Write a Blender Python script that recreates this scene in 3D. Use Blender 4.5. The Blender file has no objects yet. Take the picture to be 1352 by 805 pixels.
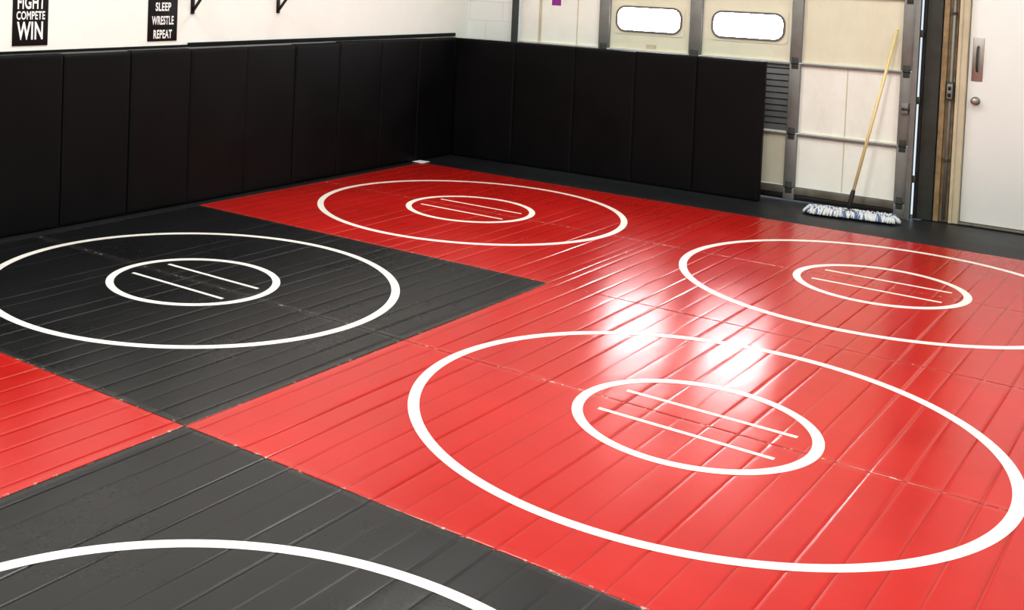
import bpy, bmesh, random
from math import *
from mathutils import Vector, Matrix
random.seed(7)
scn=bpy.context.scene
S=3.07; XW=-3.156; XWALL=-3.22; YP=3.73; YD=4.06; HP=1.22

# ---------------------------------------------------------------- materials
class NT:
    def __init__(s,name):
        s.m=bpy.data.materials.new(name); s.m.use_nodes=True; s.t=s.m.node_tree; s.n=s.t.nodes; s.l=s.t.links
        s.b=s.n['Principled BSDF']
    def node(s,t,**k):
        n=s.n.new(t)
        for a,v in k.items(): setattr(n,a,v)
        return n
    def set(s,inp,v):
        if isinstance(v,bpy.types.NodeSocket): s.l.new(v,inp)
        elif v is not None: inp.default_value=v
    def math(s,op,a,b=None,c=None,clamp=False):
        n=s.node('ShaderNodeMath',operation=op,use_clamp=clamp)
        s.set(n.inputs[0],a); s.set(n.inputs[1],b)
        if c is not None: s.set(n.inputs[2],c)
        return n.outputs[0]
    def noise(s,vec,scale,detail=3,rough=.5):
        n=s.node('ShaderNodeTexNoise'); s.set(n.inputs['Vector'],vec); n.inputs['Scale'].default_value=scale
        n.inputs['Detail'].default_value=detail; n.inputs['Roughness'].default_value=rough; return n.outputs['Fac']
    def rng(s,v,a,b,c=0.,d=1.,smooth=False):
        n=s.node('ShaderNodeMapRange'); n.clamp=True
        if smooth: n.interpolation_type='SMOOTHSTEP'
        s.set(n.inputs['Value'],v)
        for k,x in zip(('From Min','From Max','To Min','To Max'),(a,b,c,d)): s.set(n.inputs[k],x)
        return n.outputs['Result']
    def mix(s,f,a,b):
        n=s.node('ShaderNodeMix',data_type='RGBA'); s.set(n.inputs[0],f); s.set(n.inputs[6],a); s.set(n.inputs[7],b); return n.outputs[2]
    def pos(s): return s.node('ShaderNodeNewGeometry').outputs['Position']
    def scalev(s,v,sc):
        n=s.node('ShaderNodeMapping'); s.set(n.inputs['Vector'],v); n.inputs['Scale'].default_value=sc; return n.outputs[0]
    def bump(s,h,st,dist,prev=None):
        n=s.node('ShaderNodeBump'); s.set(n.inputs['Height'],h); s.set(n.inputs['Strength'],st); n.inputs['Distance'].default_value=dist
        if prev is not None: s.l.new(prev,n.inputs['Normal'])
        return n.outputs[0]
def c4(c): return (c[0],c[1],c[2],1)
_mc={}
def mat(name,col,rough=.5,metal=0,var=.15,vscale=6,bump=.0,bscale=60,spec=.5,emit=None,es=0,coat=0,stain=None,stamt=.4):
    if name in _mc: return _mc[name]
    t=NT(name); p=t.pos(); n=t.noise(p,vscale,4,.6)
    f=t.rng(n,.3,.7)
    dark=tuple(x*(1-var) for x in col)
    colr=t.mix(f,c4(dark),c4(col))
    if stain:
        n2=t.noise(t.scalev(p,(1,1,.35)),3.1,6,.7)
        colr=t.mix(t.rng(n2,.5,.72,0,stamt),colr,c4(stain))
    t.set(t.b.inputs['Base Color'],colr)
    t.set(t.b.inputs['Roughness'],t.rng(n,.3,.7,rough*.88,min(1,rough*1.12)))
    t.b.inputs['Metallic'].default_value=metal; t.b.inputs['Specular IOR Level'].default_value=spec
    if coat: t.b.inputs['Coat Weight'].default_value=coat
    if bump: t.set(t.b.inputs['Normal'],t.bump(t.noise(p,bscale,3),bump,.004))
    if emit: t.b.inputs['Emission Color'].default_value=c4(emit); t.b.inputs['Emission Strength'].default_value=es
    _mc[name]=t.m; return t.m

def mat_floor(name,col,rough=.26,groove=1.0,scuff=.5,tape=1.,dust=(.6,.5,.45),spec=.42,worn=0):
    t=NT(name); p=t.pos(); sx=t.node('ShaderNodeSeparateXYZ'); t.l.new(p,sx.inputs[0]); X,Y=sx.outputs[0],sx.outputs[1]
    d=t.math('ABSOLUTE',t.math('SUBTRACT',t.math('FRACT',t.math('DIVIDE',X,S/24)),.5))
    g=t.rng(d,0,.032,1,0,True)
    gs=t.rng(t.noise(t.scalev(p,(5,.5,1)),1.0,2),.36,.62,.25,1)
    g=t.math('MULTIPLY',g,gs)
    fy=t.math('FRACT',t.math('DIVIDE',Y,S)); fx=t.math('FRACT',t.math('DIVIDE',X,S))
    dmid=t.math('MULTIPLY',t.math('ABSOLUTE',t.math('SUBTRACT',fy,.5)),S)
    dey=t.math('MULTIPLY',t.math('SUBTRACT',.5,t.math('ABSOLUTE',t.math('SUBTRACT',fy,.5))),S)
    dex=t.math('MULTIPLY',t.math('SUBTRACT',.5,t.math('ABSOLUTE',t.math('SUBTRACT',fx,.5))),S)
    seam=t.rng(t.math('MINIMUM',dmid,dey),.001,.005,1,0,True)
    tp=t.rng(t.math('MINIMUM',t.math('MINIMUM',dmid,dey),dex),.034,.038,1,0)
    edge=t.math('MULTIPLY',t.rng(t.math('MINIMUM',dmid,t.math('MINIMUM',dey,dex)),.004,.013,1,0),t.rng(t.noise(t.scalev(p,(22,22,22)),1.,4,.7),.57,.63))
    lg=t.noise(p,1.3,5,.6)
    c=t.mix(t.rng(lg,.3,.7),c4([x*.84 for x in col]),c4(col))
    c=t.mix(t.math('MULTIPLY',g,.65*groove),c,c4([x*.3 for x in col]))
    c=t.mix(t.math('MULTIPLY',seam,.6*tape),c,c4([x*.3 for x in col]))
    c=t.mix(t.math('MULTIPLY',edge,scuff),c,(.75,.66,.5,1))
    c=t.mix(t.math('MULTIPLY',tp,.015*tape),c,(.8,.7,.6,1))
    scr=t.rng(t.noise(t.scalev(p,(60,3,1)),1.,3,.8),.66,.74,0,.04)
    c=t.mix(scr,c,c4(dust))
    if worn: c=t.mix(t.rng(t.noise(p,28,5,.75),.56,.68,0,worn),c,(.55,.50,.44,1))
    t.set(t.b.inputs['Base Color'],c)
    r=t.rng(lg,.3,.7,rough*.85,rough*1.2)
    r=t.math('ADD',r,t.rng(t.noise(p,40,3,.7),.35,.65,-.008,.008))
    r=t.math('SUBTRACT',r,t.math('MULTIPLY',tp,.03*tape))
    t.set(t.b.inputs['Roughness'],r)
    t.b.inputs['Specular IOR Level'].default_value=spec
    b=t.bump(t.noise(t.scalev(p,(2.6,.9,1)),1.6,2,.5),.14,.02)
    t.set(t.b.inputs['Normal'],b)
    return t.m

M_red=mat_floor('red_vinyl_mat',(.47,.013,.009),rough=.215)
M_blk=mat_floor('black_vinyl_mat',(.0085,.0092,.0105),rough=.29,scuff=.3,dust=(.09,.09,.09),spec=.38)
M_strip=mat_floor('charcoal_runner_mat',(.014,.016,.018),rough=.42,groove=.3,tape=0,scuff=.0,dust=(.1,.1,.1))
M_line=mat_floor('white_mat_paint',(.88,.86,.80),rough=.32,groove=.15,scuff=0,tape=.3,worn=.22)
M_pad=mat('black_pad_vinyl',(.0038,.0036,.004),.5,var=.3,vscale=3,bump=.12,bscale=14,spec=.18)
M_nail=mat('black_painted_board',(.006,.006,.007),.6,spec=.2)
M_wallL=mat('white_wall_paint',(.88,.91,.87),.6,var=.03,bump=.05,bscale=30)
M_blackp=mat('poster_black',(.006,.006,.006),.5,var=.1,spec=.3)
M_ink=mat('poster_white_ink',(.9,.9,.9),.5,var=.02)
M_cream=mat('cream_door_panel',(.77,.76,.61),.5,var=.06,vscale=4,stain=(.56,.51,.38),stamt=.25)
M_white=mat('white_door_panel',(.89,.90,.84),.5,var=.04,vscale=5,stain=(.66,.64,.52),stamt=.4)
M_steel=mat('galvanised_steel',(.27,.275,.26),.5,.45,var=.18,vscale=9)
M_dsteel=mat('dark_steel',(.070,.076,.066),.55,.3,var=.3,vscale=9)
M_slat=mat('grey_slat',(.14,.15,.155),.45,var=.2,vscale=10)
M_rust=mat('grimy_bottom_rail',(.22,.20,.16),.6,.3,var=.5,vscale=9)
M_wood=mat('aged_wood',(.42,.30,.16),.7,var=.5,vscale=14,stain=(.14,.10,.06),stamt=.6)
M_frame=mat('beige_door_frame',(.66,.59,.43),.5,var=.15,vscale=5,stain=(.38,.29,.18),stamt=.5)
M_door=mat('white_steel_door',(.85,.87,.85),.4,var=.03,vscale=3)
M_knob=mat('brushed_nickel',(.42,.40,.37),.35,.8,var=.1)
M_gask=mat('grey_window_gasket',(.16,.15,.14),.5)
M_pane=mat('daylit_frosted_acrylic',(.9,.92,.95),.3,emit=(.97,.97,1),es=32)
M_pole=mat('yellow_fibreglass_pole',(.82,.68,.34),.4,var=.1)
M_bkpl=mat('black_plastic',(.01,.01,.01),.4)
M_yw=mat('white_cotton_yarn',(.74,.77,.78),.9,var=.2,vscale=50)
M_yb=mat('blue_cotton_yarn',(.17,.24,.42),.9,var=.4,vscale=50)
M_conc=mat('concrete_slab',(.16,.16,.155),.8,var=.3)
M_ceil=mat('white_ceiling_tile',(.8,.8,.78),.8,var=.05)
M_lens=mat('led_diffuser',(.9,.9,.9),.5,emit=(1,.98,.95),es=4)
M_purple=mat('purple_sticker',(.30,.03,.30),.5)
def mat_block():
    t=NT('white_painted_block'); p=t.pos(); sx=t.node('ShaderNodeSeparateXYZ'); t.l.new(p,sx.inputs[0])
    cb=t.node('ShaderNodeCombineXYZ'); t.l.new(sx.outputs[0],cb.inputs[0]); t.l.new(sx.outputs[2],cb.inputs[1])
    br=t.node('ShaderNodeTexBrick'); t.l.new(cb.outputs[0],br.inputs['Vector']); br.inputs['Scale'].default_value=1
    br.inputs['Brick Width'].default_value=.4; br.inputs['Row Height'].default_value=.2; br.inputs['Mortar Size'].default_value=.006; br.inputs['Mortar Smooth'].default_value=.6
    br.inputs['Color1'].default_value=(.80,.83,.81,1); br.inputs['Color2'].default_value=(.76,.79,.77,1); br.inputs['Mortar'].default_value=(.68,.70,.68,1)
    t.set(t.b.inputs['Base Color'],br.outputs[0]); t.b.inputs['Roughness'].default_value=.6
    t.set(t.b.inputs['Normal'],t.bump(t.math('MULTIPLY',br.outputs['Fac'],-1),.3,.004,t.bump(t.noise(p,40,4),.3,.004)))
    return t.m
M_block=mat_block()

# ---------------------------------------------------------------- mesh helpers
class Mesh:
    def __init__(s): s.bm=bmesh.new(); s.mats=[]
    def mi(s,m):
        if m not in s.mats: s.mats.append(m)
        return s.mats.index(m)
    def add(s,verts,faces,m,smooth=False):
        i=s.mi(m); vs=[s.bm.verts.new(v) for v in verts]; out=[]
        for f in faces:
            try:
                fc=s.bm.faces.new([vs[k] for k in f]); fc.material_index=i; fc.smooth=smooth; out.append(fc)
            except ValueError: pass
        return vs,out
    def box(s,a,b,m,bev=0,seg=2,M=None):
        x0,y0,z0=a; x1,y1,z1=b
        t=bmesh.new(); bmesh.ops.create_cube(t,size=1)
        for v in t.verts: v.co=Vector(((x0+x1)/2+v.co.x*(x1-x0),(y0+y1)/2+v.co.y*(y1-y0),(z0+z1)/2+v.co.z*(z1-z0)))
        if bev: bmesh.ops.bevel(t,geom=list(t.edges),offset=bev,segments=seg,profile=.5,affect='EDGES')
        if M: t.transform(M)
        t.verts.index_update()
        s.add([v.co.copy() for v in t.verts],[[v.index for v in f.verts] for f in t.faces],m,bool(bev)); t.free()
    def tube(s,pts,rad,m,n=10,cap=True):
        pts=[Vector(p) for p in pts]; rad=rad if isinstance(rad,(list,tuple)) else [rad]*len(pts)
        vs=[];up=None
        for i,p in enumerate(pts):
            d=(pts[min(i+1,len(pts)-1)]-pts[max(i-1,0)]).normalized()
            a=d.orthogonal().normalized() if up is None else (up-d*up.dot(d)).normalized()
            up=a; b=d.cross(a)
            for k in range(n): w=2*pi*k/n; vs.append(p+(a*cos(w)+b*sin(w))*rad[i])
        fs=[]
        for i in range(len(pts)-1):
            for k in range(n): fs.append([i*n+k,i*n+(k+1)%n,(i+1)*n+(k+1)%n,(i+1)*n+k])
        if cap: fs.append(list(range(n))[::-1]); fs.append([(len(pts)-1)*n+k for k in range(n)])
        s.add(vs,fs,m,True)
    def obj(s,name,parent=None,origin=None,angle=40):
        me=bpy.data.meshes.new(name)
        if origin: s.bm.transform(Matrix.Translation(-Vector(origin)))
        bmesh.ops.recalc_face_normals(s.bm,faces=s.bm.faces)
        s.bm.to_mesh(me); s.bm.free()
        for m in s.mats: me.materials.append(m)
        o=bpy.data.objects.new(name,me); bpy.context.collection.objects.link(o)
        if origin: o.location=origin
        if parent: o.parent=parent; o.matrix_parent_inverse=Matrix.Translation(-Vector(parent.location))
        return o
def empty(name,loc=(0,0,0)):
    o=bpy.data.objects.new(name,None); o.location=loc; o.empty_display_size=.1; bpy.context.collection.objects.link(o); return o

# ---------------------------------------------------------------- room shell
XR,YB,ZC=6.5,-9.5,4.6
m=Mesh(); m.box((XWALL-.2,YB-.2,-.20),(XR+.2,YD+.4,-.04),M_conc); m.obj('floor')
m=Mesh(); m.box((XWALL-.2,YB-.2,ZC),(XR+.2,YD+.4,ZC+.1),M_ceil); m.obj('ceiling')
m=Mesh(); m.box((XWALL-.15,YB-.2,-.04),(XWALL,YD+.3,ZC),M_wallL); m.obj('wall_left')
m=Mesh(); m.box((XWALL,YB-.15,-.04),(XR,YB,ZC),M_wallL); m.obj('wall_back')
m=Mesh(); m.box((XR,YB-.2,-.04),(XR+.15,YD+.3,ZC),M_wallL); m.obj('wall_right')
m=Mesh()
m.box((XWALL,YD,-.04),(-2.66,YD+.2,ZC),M_block)
m.box((-2.66,YD+.02,2.46),(1.22,YD+.2,ZC),M_block)
m.box((1.22,YD+.12,2.16),(2.50,YD+.25,ZC),M_block)
m.box((2.50,YD+.06,-.04),(XR,YD+.25,ZC),M_block)
m.obj('wall_far')

# ---------------------------------------------------------------- floor mats
def strip_mesh(m,x0,x1,y0,y1,mm):
    """one roll-out strip: fine scored grooves along Y, flat faces, rounded ends, solid sides"""
    pitch=S/24; k0=round(x0/pitch); k1=round(x1/pitch); g=.0010
    xs=[(x0+g,'e',0),(x0+g+.003,'t',0),(x0+g+.010,'p',0),(x0+g+.014,'p',0)]
    for k in range(k0,k1):
        c=(k+.5)*pitch
        xs+=[(c-.024,'p',0),(c-.014,'q',k),(c-.004,'h',k),(c-.0012,'g',k),(c+.0012,'g',k),(c+.004,'h',k),(c+.014,'q',k),(c+.024,'p',0)]
    xs+=[(x1-g-.014,'p',0),(x1-g-.010,'p',0),(x1-g-.003,'t',0),(x1-g,'e',0)]
    ny=12; e=[g,g+.0025,g+.009,g+.013]
    ysl=[y0+q for q in e]+[y0+(y1-y0)*j/ny for j in range(1,ny)]+[y1-q for q in e[::-1]]
    nr=len(ysl); vs=[];fs=[];n=len(xs)
    for j,y in enumerate(ysl):
        endz={0:-.0016,1:-.0004,nr-1:-.0016,nr-2:-.0004}.get(j,0)
        for (x,kind,q) in xs:
            a=max(.12,min(1,.5+.6*sin(q*1.7+y*1.1)+.3*sin(q*4.1+y*2.7)))
            z={'p':0,'t':-.0003,'e':-.0015,'q':-.00012*a,'h':-.0002-.00035*a,'g':-.0003-.0019*a}[kind]
            vs.append((x,y,z+endz))
    for j in range(nr-1):
        for i in range(n-1): fs.append([j*n+i,j*n+i+1,(j+1)*n+i+1,(j+1)*n+i])
    m.add(vs,fs,mm,True)
    m.box((x0+g,y0+g,-.038),(x1-g,y1-g,-.0042),mm)
    r=[(x0+g,y0+g),(x1-g,y0+g),(x1-g,y1-g),(x0+g,y1-g)]
    m.add([(x,y,-.0030) for x,y in r]+[(x,y,-.0045) for x,y in r],[[k,(k+1)%4,4+(k+1)%4,4+k] for k in range(4)],mm)
def mat_piece(name,x0,x1,y0,y1,mm):
    m=Mesh(); ym=(y0+y1)/2
    strip_mesh(m,x0,x1,y0,ym,mm); strip_mesh(m,x0,x1,ym,y1,mm)
    cx,cy=(x0+x1)/2,ym
    o=m.obj(name,origin=(cx,cy,0))
    for nm,R,w in (('outer_ring',1.229,.05),('inner_ring',.5165,.047)):
        r=Mesh(); n=200; vs=[];fs=[]
        for z in (.0002,.0012):
            for rr in (R-w,R):
                for k in range(n): a=2*pi*k/n; vs.append((cx+rr*cos(a),cy+rr*sin(a),z))
        for k in range(n):
            j=(k+1)%n; fs+= [[2*n+k,2*n+j,3*n+j,3*n+k],[k,j,2*n+j,2*n+k],[n+k,n+j,3*n+j,3*n+k]]
        r.add(vs,fs,M_line); r.obj(nm,parent=o)
    for k,sy in enumerate((-.147,.147)):
        r=Mesh(); r.box((cx-.375,cy+sy-.0125,.0002),(cx+.385,cy+sy+.0125,.0012),M_line); r.obj('start_line_%d'%(k+1),parent=o)
    return o
cells={(-1,0):M_red,(0,0):M_red,(-1,-1):M_blk,(0,-1):M_red,(-1,-2):M_red,(0,-2):M_blk,(1,0):M_blk,(1,-1):M_blk,(1,-2):M_red,(-1,-3):M_blk,(0,-3):M_red,(1,-3):M_blk}
for (i,j),mm in cells.items():
    mat_piece('wrestling_mat',i*S,(i+1)*S,j*S,(j+1)*S,mm)
m=Mesh(); m.box((XWALL+.005,-3*S,-.038),(-S-.002,S,-.002),M_strip,.003); m.obj('mat_edge_strip')
m=Mesh(); m.box((XWALL+.005,S+.002,-.038),(2*S,YD-.02,-.004),M_strip,.003); m.box((1.24,YD-.02,-.038),(2.48,YD+.10,-.006),M_strip); m.obj('runner_mat')
m=Mesh(); m.box((-3.15,3.03,.0005),(-3.03,3.16,.006),M_ink,.002); m.obj('paper_tag')

# ---------------------------------------------------------------- wall pads
def pad(x0,x1,y0,y1,z0,z1,axis,outdir,r=.005):
    """upholstered folding pad: nearly flat face, small rounded edges"""
    m=Mesh(); nu,nv=14,20
    bulge=random.uniform(.002,.004); tilt=random.uniform(-.004,.004); ph=random.uniform(0,6)
    if axis=='y': a0,a1=y0,y1; face,back=(x1,x0)
    else: a0,a1=x0,x1; face,back=(y0,y1)
    vs=[];fs=[]
    def P(u,v,d):
        a=a0+(a1-a0)*u; z=z0+(z1-z0)*v
        return (d,a,z) if axis=='y' else (a,d,z)
    def eu(i,n): return .5-.5*cos(pi*i/n)
    for i in range(nu+1):
        for j in range(nv+1):
            u,v=eu(i,nu),eu(j,nv)
            du=min(u,1-u)*abs(a1-a0); dv=min(v,1-v)*abs(z1-z0)
            k=lambda d: -(r-sqrt(max(0,r*r-(r-min(d,r))**2)))
            off=k(du)+k(dv)+bulge*(sin(pi*u)**.5*sin(pi*v)**.4-1)+tilt*(u-.5)+.0015*sin(u*5+v*9+ph)*sin(pi*u)
            vs.append(P(u,v,face+outdir*off))
    W=nv+1
    for i in range(nu):
        for j in range(nv): fs.append([i*W+j,(i+1)*W+j,(i+1)*W+j+1,i*W+j+1])
    base=len(vs)
    ring=[(i,0) for i in range(nu)]+[(nu,j) for j in range(nv)]+[(i,nv) for i in range(nu,0,-1)]+[(0,j) for j in range(nv,0,-1)]
    for (i,j) in ring: vs.append(P(eu(i,nu),eu(j,nv),back))
    n=len(ring)
    for q in range(n):
        i,j=ring[q]; i2,j2=ring[(q+1)%n]
        fs.append([i*W+j,i2*W+j2,base+(q+1)%n,base+q])
    fs.append([base+q for q in range(n)])
    m.add(vs,fs,M_pad,True)
    return m.obj('wall_pad',origin=((x0+x1)/2,(y0+y1)/2,(z0+z1)/2))
ys=[-6.2,-5.58,-4.96,-4.34,-3.72,-3.10,-2.49,-1.88,-1.27,-.655,-.04,.595,1.205,1.83,2.475,3.09,3.785]
for k,(a,b) in enumerate(zip(ys[:-1],ys[1:])):
    big=abs(a+.655)<.01 or abs(a-1.205)<.01 or abs(a+1.27)<.01
    pad(XWALL+.003,XW+random.uniform(-.003,.003),a+(.009 if big else .0005),b-.0005,.001,HP+random.uniform(-.006,.008),'y',1,.008 if big else .004)
xs=[-3.145,-2.45,-1.79,-1.17,-.585,.018]
for a,b in zip(xs[:-1],xs[1:]):
    pad(a+.0005,b-.0005,YP,YP+.06,.001,HP+random.uniform(-.003,.003),'x',-1,.003)
m=Mesh()
m.box((XWALL+.001,-6.2,HP+.012),(XWALL+.022,-.04,HP+.03),M_nail); m.box((XWALL+.001,-.03,HP+.012),(XWALL+.03,YP+.055,HP+.045),M_nail,.003); m.obj('pad_nailer_board')
m=Mesh(); m.box((-3.1,YP+.062,.04),(.0,YP+.08,HP-.03),M_nail)
for x in (-3.0,-2.0,-1.0,-.06): m.box((x-.02,YP+.081,.0),(x+.02,YP+.12,HP-.05),M_nail)
m.obj('pad_backing_panel')

# ---------------------------------------------------------------- posters
def poster(y0,y1,z0,z1,lines,name='motivational_poster'):
    m=Mesh(); m.box((XWALL+.001,y0,z0),(XWALL+.006,y1,z1),M_blackp,.001); o=m.obj(name,origin=(XWALL+.003,(y0+y1)/2,(z0+z1)/2))
    for k,(txt,za,zb,w) in enumerate(lines):
        c=bpy.data.curves.new('lettering_%d'%(k+1),'FONT'); c.body=txt; c.align_x='CENTER'; c.size=1; c.offset=.03; c.extrude=.0; c.space_character=1.06
        t=bpy.data.objects.new('lettering_%d'%(k+1),c); bpy.context.collection.objects.link(t)
        bpy.context.view_layer.update()
        bb=[Vector(v) for v in t.bound_box]; wx=max(v.x for v in bb)-min(v.x for v in bb); hy=max(v.y for v in bb)-min(v.y for v in bb); y_=min(v.y for v in bb)
        dg=bpy.context.evaluated_depsgraph_get(); me=bpy.data.meshes.new_from_object(t.evaluated_get(dg)); bpy.data.objects.remove(t)
        sx=w/wx; sy=(zb-za)/hy
        M=Matrix.Translation((XWALL+.0068,(y0+y1)/2,za-y_*sy))@Matrix(((0,0,1,0),(1,0,0,0),(0,1,0,0),(0,0,0,1)))@Matrix.Diagonal((sx,sy,1,1))
        me.transform(M); me.materials.clear(); me.materials.append(M_ink)
        t=bpy.data.objects.new('lettering_%d'%(k+1),me); bpy.context.collection.objects.link(t)
        t.parent=o; t.matrix_parent_inverse=Matrix.Translation(-Vector(o.location))
poster(-1.66,-1.37,1.285,1.80,[('WIN',1.325,1.45,.215),('COMPETE',1.463,1.522,.235),('FIGHT',1.535,1.63,.225),('TRAIN',1.65,1.75,.22)])
poster(-.45,-.15,1.285,1.76,[('REPEAT',1.305,1.372,.19),('WRESTLE',1.41,1.478,.225),('SLEEP',1.515,1.582,.16),('EAT',1.62,1.69,.12)])
for y in (.01,1.02):
    m=Mesh(); m.box((XWALL+.001,y-.018,1.49),(XWALL+.012,y+.018,1.86),M_bkpl,.002)
    m.box((XWALL+.012,y-.012,1.835),(XWALL+.34,y+.012,1.86),M_bkpl,.002)
    m.tube([(XWALL+.008,y,1.51),(XWALL+.29,y,1.84)],.012,M_bkpl,8)
    m.obj('shelf_bracket')

# ---------------------------------------------------------------- sectional garage door
root=empty('garage_door',(-.75,YD,0))
joints=[.0,.115,.59,1.21,1.82,2.42]
stiles=[(-1.70,-1.59),(-.79,-.675),(.13,.225),(1.03,1.12)]
cols=[(-2.60,-1.70),(-1.59,-.79),(-.675,.13),(.225,1.03)]
def part(name,fn):
    m=Mesh(); fn(m); return m.obj(name,parent=root)
def f(m):
    for r,(z0,z1) in enumerate(zip(joints[1:-1],joints[2:])):
        for c,(a,b) in enumerate(cols):
            mm=M_cream
            if c==0: mm=M_white
            if c==3 and r<2: mm=M_white
            if c==2 and r==1: continue
            if r==2 and c in (1,2):
                wa,wb=((-1.545,-.865),(-.60,.075))[c-1]; za,zb=1.385,1.635
                m.box((a,YD+.012,z0+.008),(b,YD+.03,za),mm); m.box((a,YD+.012,zb),(b,YD+.03,z1-.008),mm)
                m.box((a,YD+.012,za),(wa,YD+.03,zb),mm); m.box((wb,YD+.012,za),(b,YD+.03,zb),mm)
            else: m.box((a,YD+.012,z0+.008),(b,YD+.03,z1-.008),mm)
part('panels',f)
def f(m):
    z0,z1=.60,1.20; n=11
    for k in range(n):
        a=z0+(z1-z0)*k/n; b=z0+(z1-z0)*(k+1)/n
        m.add([(-.675,YD+.03,a),(.13,YD+.03,a),(.13,YD+.012,a+.012),(-.675,YD+.012,a+.012),(.13,YD+.024,b),(-.675,YD+.024,b)],[[0,1,2,3],[3,2,4,5]],M_slat)
    m.box((-.675,YD+.03,z0),(.13,YD+.036,z1),M_slat)
part('slatted_panel',f)
def f(m):
    for a,b in stiles:
        for z0,z1 in zip(joints[:-1],joints[1:]):
            m.box((a,YD-.028,z0+.004),(b,YD+.012,z1-.004),M_steel,.004)
            if z0>.05:
                m.box((a+.02,YD-.034,z0-.05),(b-.02,YD-.028,z0+.05),M_dsteel,.001); m.tube([(a+.015,YD-.036,z0),(b-.015,YD-.036,z0)],.008,M_dsteel,8)
part('stiles',f)
def f(m):
    for z in joints[2:-1]:
        for a,b in cols:
            m.box((a,YD-.012,z-.020),(b,YD+.012,z-.002),M_steel,.002); m.box((a,YD-.005,z+.002),(b,YD+.012,z+.014),M_cream,.002)
    m.box((-2.6,YD-.02,.055),(1.12,YD+.03,.118),M_rust,.004); m.box((-2.6,YD-.005,.004),(1.12,YD+.03,.054),M_bkpl,.006)
part('rails',f)
def f(m):
    m.box((.605,YD+.009,.13),(.612,YD+.012,1.19),M_frame)
    m.box((-2.38,YD+.006,.13),(-2.35,YD+.012,2.4),M_frame); m.box((-1.955,YD+.009,.13),(-1.945,YD+.012,2.4),M_frame)
part('panel_seams',f)
def f(m):
    m.box((-2.24,YD+.008,1.60),(-2.14,YD+.0118,1.68),M_purple); m.box((-1.22,YD+.0095,1.235),(-1.12,YD+.0118,1.275),M_frame)
part('stickers',f)
def rrect(cx,cz,w,h,r,n=10):
    pts=[]
    for k,(sx,sz) in enumerate(((1,1),(-1,1),(-1,-1),(1,-1))):
        for i in range(n+1):
            a=pi/2*k+pi/2*i/n; pts.append((cx+sx*(w/2-r)+r*cos(a),cz+sz*(h/2-r)+r*sin(a)))
    return pts
for wi,(cx,w) in enumerate(((-1.205,.65),(-.262,.65))):
    cz=1.51; h=.24
    m=Mesh()
    A=rrect(cx,cz,w+.06,h+.055,.03); B=rrect(cx,cz,w,h,.09); n=len(A)
    m.add([(x,YD+.006,z) for x,z in A]+[(x,YD+.006,z) for x,z in B]+[(x,YD+.016,z) for x,z in A],[[k,(k+1)%n,n+(k+1)%n,n+k] for k in range(n)]+[[k,(k+1)%n,2*n+(k+1)%n,2*n+k] for k in range(n)],M_cream)
    m.obj('window_%d_surround'%(wi+1),parent=root)
    m=Mesh(); A=rrect(cx,cz,w+.012,h+.012,.095); B=rrect(cx,cz,w-.026,h-.026,.077)
    m.add([(x,YD-.004,z) for x,z in A]+[(x,YD-.004,z) for x,z in B]+[(x,YD+.010,z) for x,z in A]+[(x,YD+.012,z) for x,z in B],
          [q for k in range(n) for q in ([k,(k+1)%n,n+(k+1)%n,n+k],[k,(k+1)%n,2*n+(k+1)%n,2*n+k],[n+k,n+(k+1)%n,3*n+(k+1)%n,3*n+k])],M_gask)
    m.obj('window_%d_gasket'%(wi+1),parent=root)
    m=Mesh(); m.add([(x,YD+.010,z) for x,z in rrect(cx,cz,w-.024,h-.024,.0775)],[list(range(n))],M_pane); m.obj('window_%d_pane'%(wi+1),parent=root)

m=Mesh()
m.box((-2.66,YD-.05,0),(-2.645,YD-.002,2.45),M_dsteel,.002); m.box((-2.66,YD-.055,0),(-2.60,YD-.05,2.45),M_dsteel,.001); m.box((-2.606,YD-.05,0),(-2.60,YD-.02,2.45),M_dsteel)
m.obj('door_track')
m=Mesh()
m.box((1.125,YD-.06,0),(1.132,YD,2.45),M_steel,.001); m.box((1.125,YD-.065,0),(1.165,YD-.06,2.45),M_steel,.001); m.box((1.16,YD-.06,0),(1.166,YD-.03,2.45),M_dsteel)
for z in (.3,.95,1.5,2.1): m.box((1.15,YD-.04,z),(1.19,YD-.034,z+.06),M_dsteel,.001)
m.tube([(1.06,YD-.05,.90),(1.13,YD-.05,.90)],.012,M_dsteel,8); m.box((1.05,YD-.055,.86),(1.11,YD-.03,.95),M_steel,.004)
m.obj('door_track')
m=Mesh(); m.box((1.20,YD+.01,0),(1.315,YD+.12,ZC-.01),M_dsteel,.004); m.box((1.175,YD-.0,0),(1.20,YD+.13,ZC-.01),M_bkpl); m.obj('steel_column')
m=Mesh(); m.box((1.32,YD+.05,0),(1.425,YD+.14,2.45),M_wood,.004); m.box((1.322,YD+.02,0),(1.362,YD+.05,2.45),M_wood,.003); m.obj('trim_1')
m=Mesh(); m.tube([(1.398,YD+.025,.02),(1.398,YD+.025,.8),(1.398,YD+.025,2.4)],.013,M_steel,10); m.box((1.373,YD-.005,1.0),(1.423,YD+.045,1.15),M_dsteel,.004)
m.box((1.378,YD-.009,1.015),(1.418,YD-.005,1.135),M_steel,.001)
for z in (1.045,1.10): m.box((1.386,YD-.013,z-.015),(1.410,YD-.009,z+.015),M_bkpl,.003)
for z in (.5,1.7): m.box((1.378,YD+.005,z),(1.418,YD+.045,z+.02),M_dsteel,.002)
m.obj('outlet_conduit')

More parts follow.
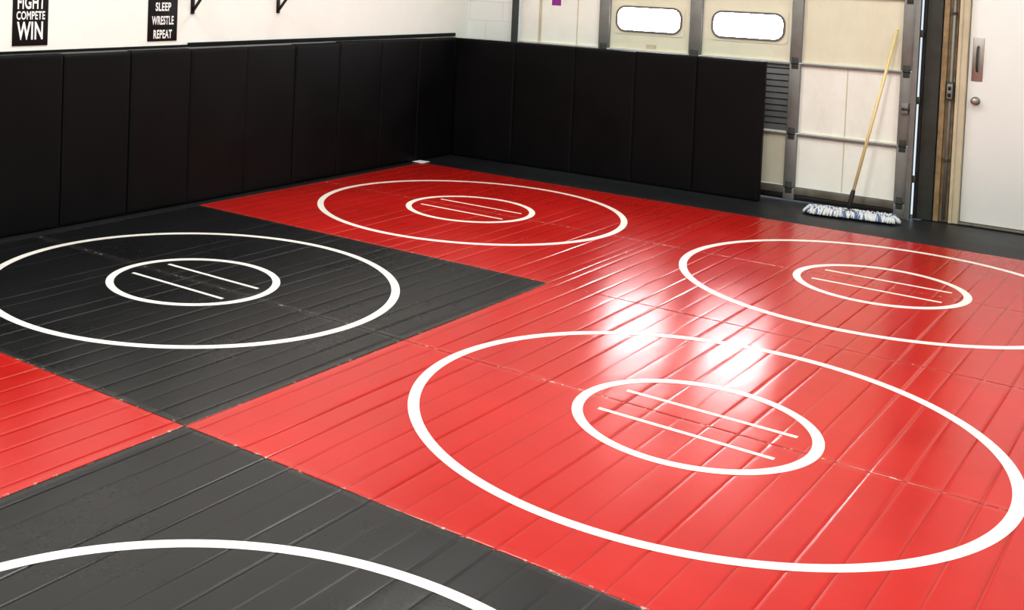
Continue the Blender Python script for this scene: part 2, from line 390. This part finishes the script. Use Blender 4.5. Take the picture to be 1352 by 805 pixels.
d=empty('door_1',(1.98,YD+.1,0))
m=Mesh(); m.box((1.435,YD+.03,0),(1.505,YD+.15,2.15),M_frame,.003); m.box((1.435,YD+.02,0),(1.46,YD+.03,2.15),M_frame,.002); m.box((2.44,YD+.03,0),(2.495,YD+.15,2.15),M_frame,.003); m.box((1.505,YD+.03,2.09),(2.44,YD+.15,2.15),M_frame,.003); m.obj('frame',parent=d)
m=Mesh(); m.box((1.51,YD+.075,.02),(2.435,YD+.12,2.085),M_door,.003); m.obj('leaf',parent=d)
m=Mesh(); m.box((1.505,YD+.03,.0),(2.44,YD+.15,.015),M_rust,.003); m.obj('threshold',parent=d)
m=Mesh(); m.box((1.535,YD+.068,1.17),(1.615,YD+.0745,1.52),M_knob,.002)
m.tube([(1.575,YD+.068,1.25),(1.575,YD+.04,1.26),(1.575,YD+.03,1.30),(1.575,YD+.03,1.40),(1.575,YD+.04,1.44),(1.575,YD+.068,1.45)],.008,M_dsteel,8)
m.obj('pull_plate',parent=d)
m=Mesh(); m.tube([(1.575,YD+.0745,1.01),(1.575,YD+.066,1.01)],.034,M_knob,20); m.tube([(1.575,YD+.066,1.01),(1.575,YD+.045,1.01),(1.575,YD+.04,1.01),(1.575,YD+.02,1.01),(1.575,YD+.012,1.01)],[.012,.012,.026,.028,.016],M_knob,20); m.obj('knob',parent=d)

# ---------------------------------------------------------------- dust mop
mp=empty('dust_mop',(.80,3.66,0))
A=Vector((.44,3.60,0)); B=Vector((1.16,3.72,0)); ax=(B-A).normalized(); nr=Vector((-ax.y,ax.x,0)); Lh=(B-A).length
m=Mesh()
c=(A+B)/2
Mh=Matrix(((ax.x,nr.x,0,c.x),(ax.y,nr.y,0,c.y),(0,0,1,0),(0,0,0,1)))
m.box((-Lh/2+.05,-.045,.018),(Lh/2-.05,.045,.042),M_yw,.01,3,Mh)
m.obj('head_backing',parent=mp)
m=Mesh()
for k in range(620):
    s_=random.uniform(0,1); side=random.choice((-1,1)); end=random.random()<.14
    mm=M_yb if (random.random()<(.34 if side<0 else .12)) else M_yw
    if end:
        e=random.choice((-1,1)); p=Vector((e*(Lh/2-.06),random.uniform(-.045,.045),.04)); dr=Vector((e,random.uniform(-.5,.5),0)).normalized(); ln=random.uniform(.04,.065)
    else:
        p=Vector((-Lh/2+.05+s_*(Lh-.1),side*random.uniform(.0,.045),.042)); dr=Vector((random.uniform(-.35,.35),side,0)).normalized(); ln=random.uniform(.045,.075)
    h=random.uniform(.004,.02)
    q=[p,p+dr*ln*.35+Vector((0,0,h)),p+dr*ln*.75+Vector((0,0,-.012)),p+dr*ln+Vector((0,0,-.030))]
    q=[Vector((v.x,v.y,max(v.z,.009))) for v in q]
    m.tube([Mh@v for v in q],[.006,.0085,.0085,.006],mm,6)
m.obj('yarn_fringe',parent=mp)
m=Mesh(); P0=Vector((.775,3.655,.05)); P1=Vector((.995,4.015,1.565)); dd=(P1-P0)
m.tube([P0+dd*.10,P0+dd*.985],.0125,M_pole,12); m.tube([P0+dd*.985,P1],[.0125,.006],M_pole,12); m.obj('pole',parent=mp)
m=Mesh(); m.tube([P0+dd*.012,P0+dd*.04,P0+dd*.10,P0+dd*.115],[.010,.017,.018,.014],M_bkpl,12); m.box((-.05,-.03,.042),(.05,.03,.062),M_bkpl,.006,2,Matrix.Translation((-.02,0,0))@Mh); m.obj('swivel_socket',parent=mp)

# ---------------------------------------------------------------- ceiling lights
for i,x in enumerate((-1.6,1.2,4.0)):
    for j,y in enumerate((1.2,-1.6,-4.4,-7.2)):
        e=empty('ceiling_light',(x,y,ZC-.03))
        m=Mesh(); m.box((x-.3,y-.6,ZC-.05),(x+.3,y+.6,ZC-.001),M_door,.004); m.obj('housing',parent=e)
        m=Mesh(); m.box((x-.27,y-.57,ZC-.056),(x+.27,y+.57,ZC-.0505),M_lens); m.obj('diffuser',parent=e)
        l=bpy.data.lights.new('led_panel','AREA'); l.shape='RECTANGLE'; l.size=.54; l.size_y=1.14; l.energy=55; l.color=(.96,1,.955)
        lo=bpy.data.objects.new('led_panel',l); lo.location=(x,y,ZC-.06); bpy.context.collection.objects.link(lo); lo.parent=e; lo.matrix_parent_inverse=Matrix.Translation(-Vector(e.location))

w=bpy.data.worlds.new('world'); scn.world=w; w.use_nodes=True; w.node_tree.nodes['Background'].inputs[0].default_value=(.8,.9,1,1); w.node_tree.nodes['Background'].inputs[1].default_value=1

# ---------------------------------------------------------------- camera
fpx,cx,cy,yaw,pit,rol=1517.9,444.1,20.8,.6773,.0407,.0365
F=Vector((-sin(yaw)*cos(pit),cos(yaw)*cos(pit),-sin(pit))); R0=Vector((cos(yaw),sin(yaw),0)); U0=R0.cross(F)
R=R0*cos(rol)+U0*sin(rol); U=-R0*sin(rol)+U0*cos(rol)
cd=bpy.data.cameras.new('camera'); co=bpy.data.objects.new('camera',cd); bpy.context.collection.objects.link(co)
co.matrix_world=Matrix(((R.x,U.x,-F.x,3.3365),(R.y,U.y,-F.y,-6.3275),(R.z,U.z,-F.z,1.886),(0,0,0,1)))
cd.sensor_width=36; cd.sensor_fit='HORIZONTAL'; cd.lens=fpx/1352*36; cd.shift_x=(676-cx)/1352; cd.shift_y=(cy-402.5)/1352; cd.clip_end=60
scn.camera=co
scn.view_settings.view_transform='Standard'; scn.view_settings.look='None'; scn.view_settings.exposure=0.0; scn.view_settings.gamma=.88
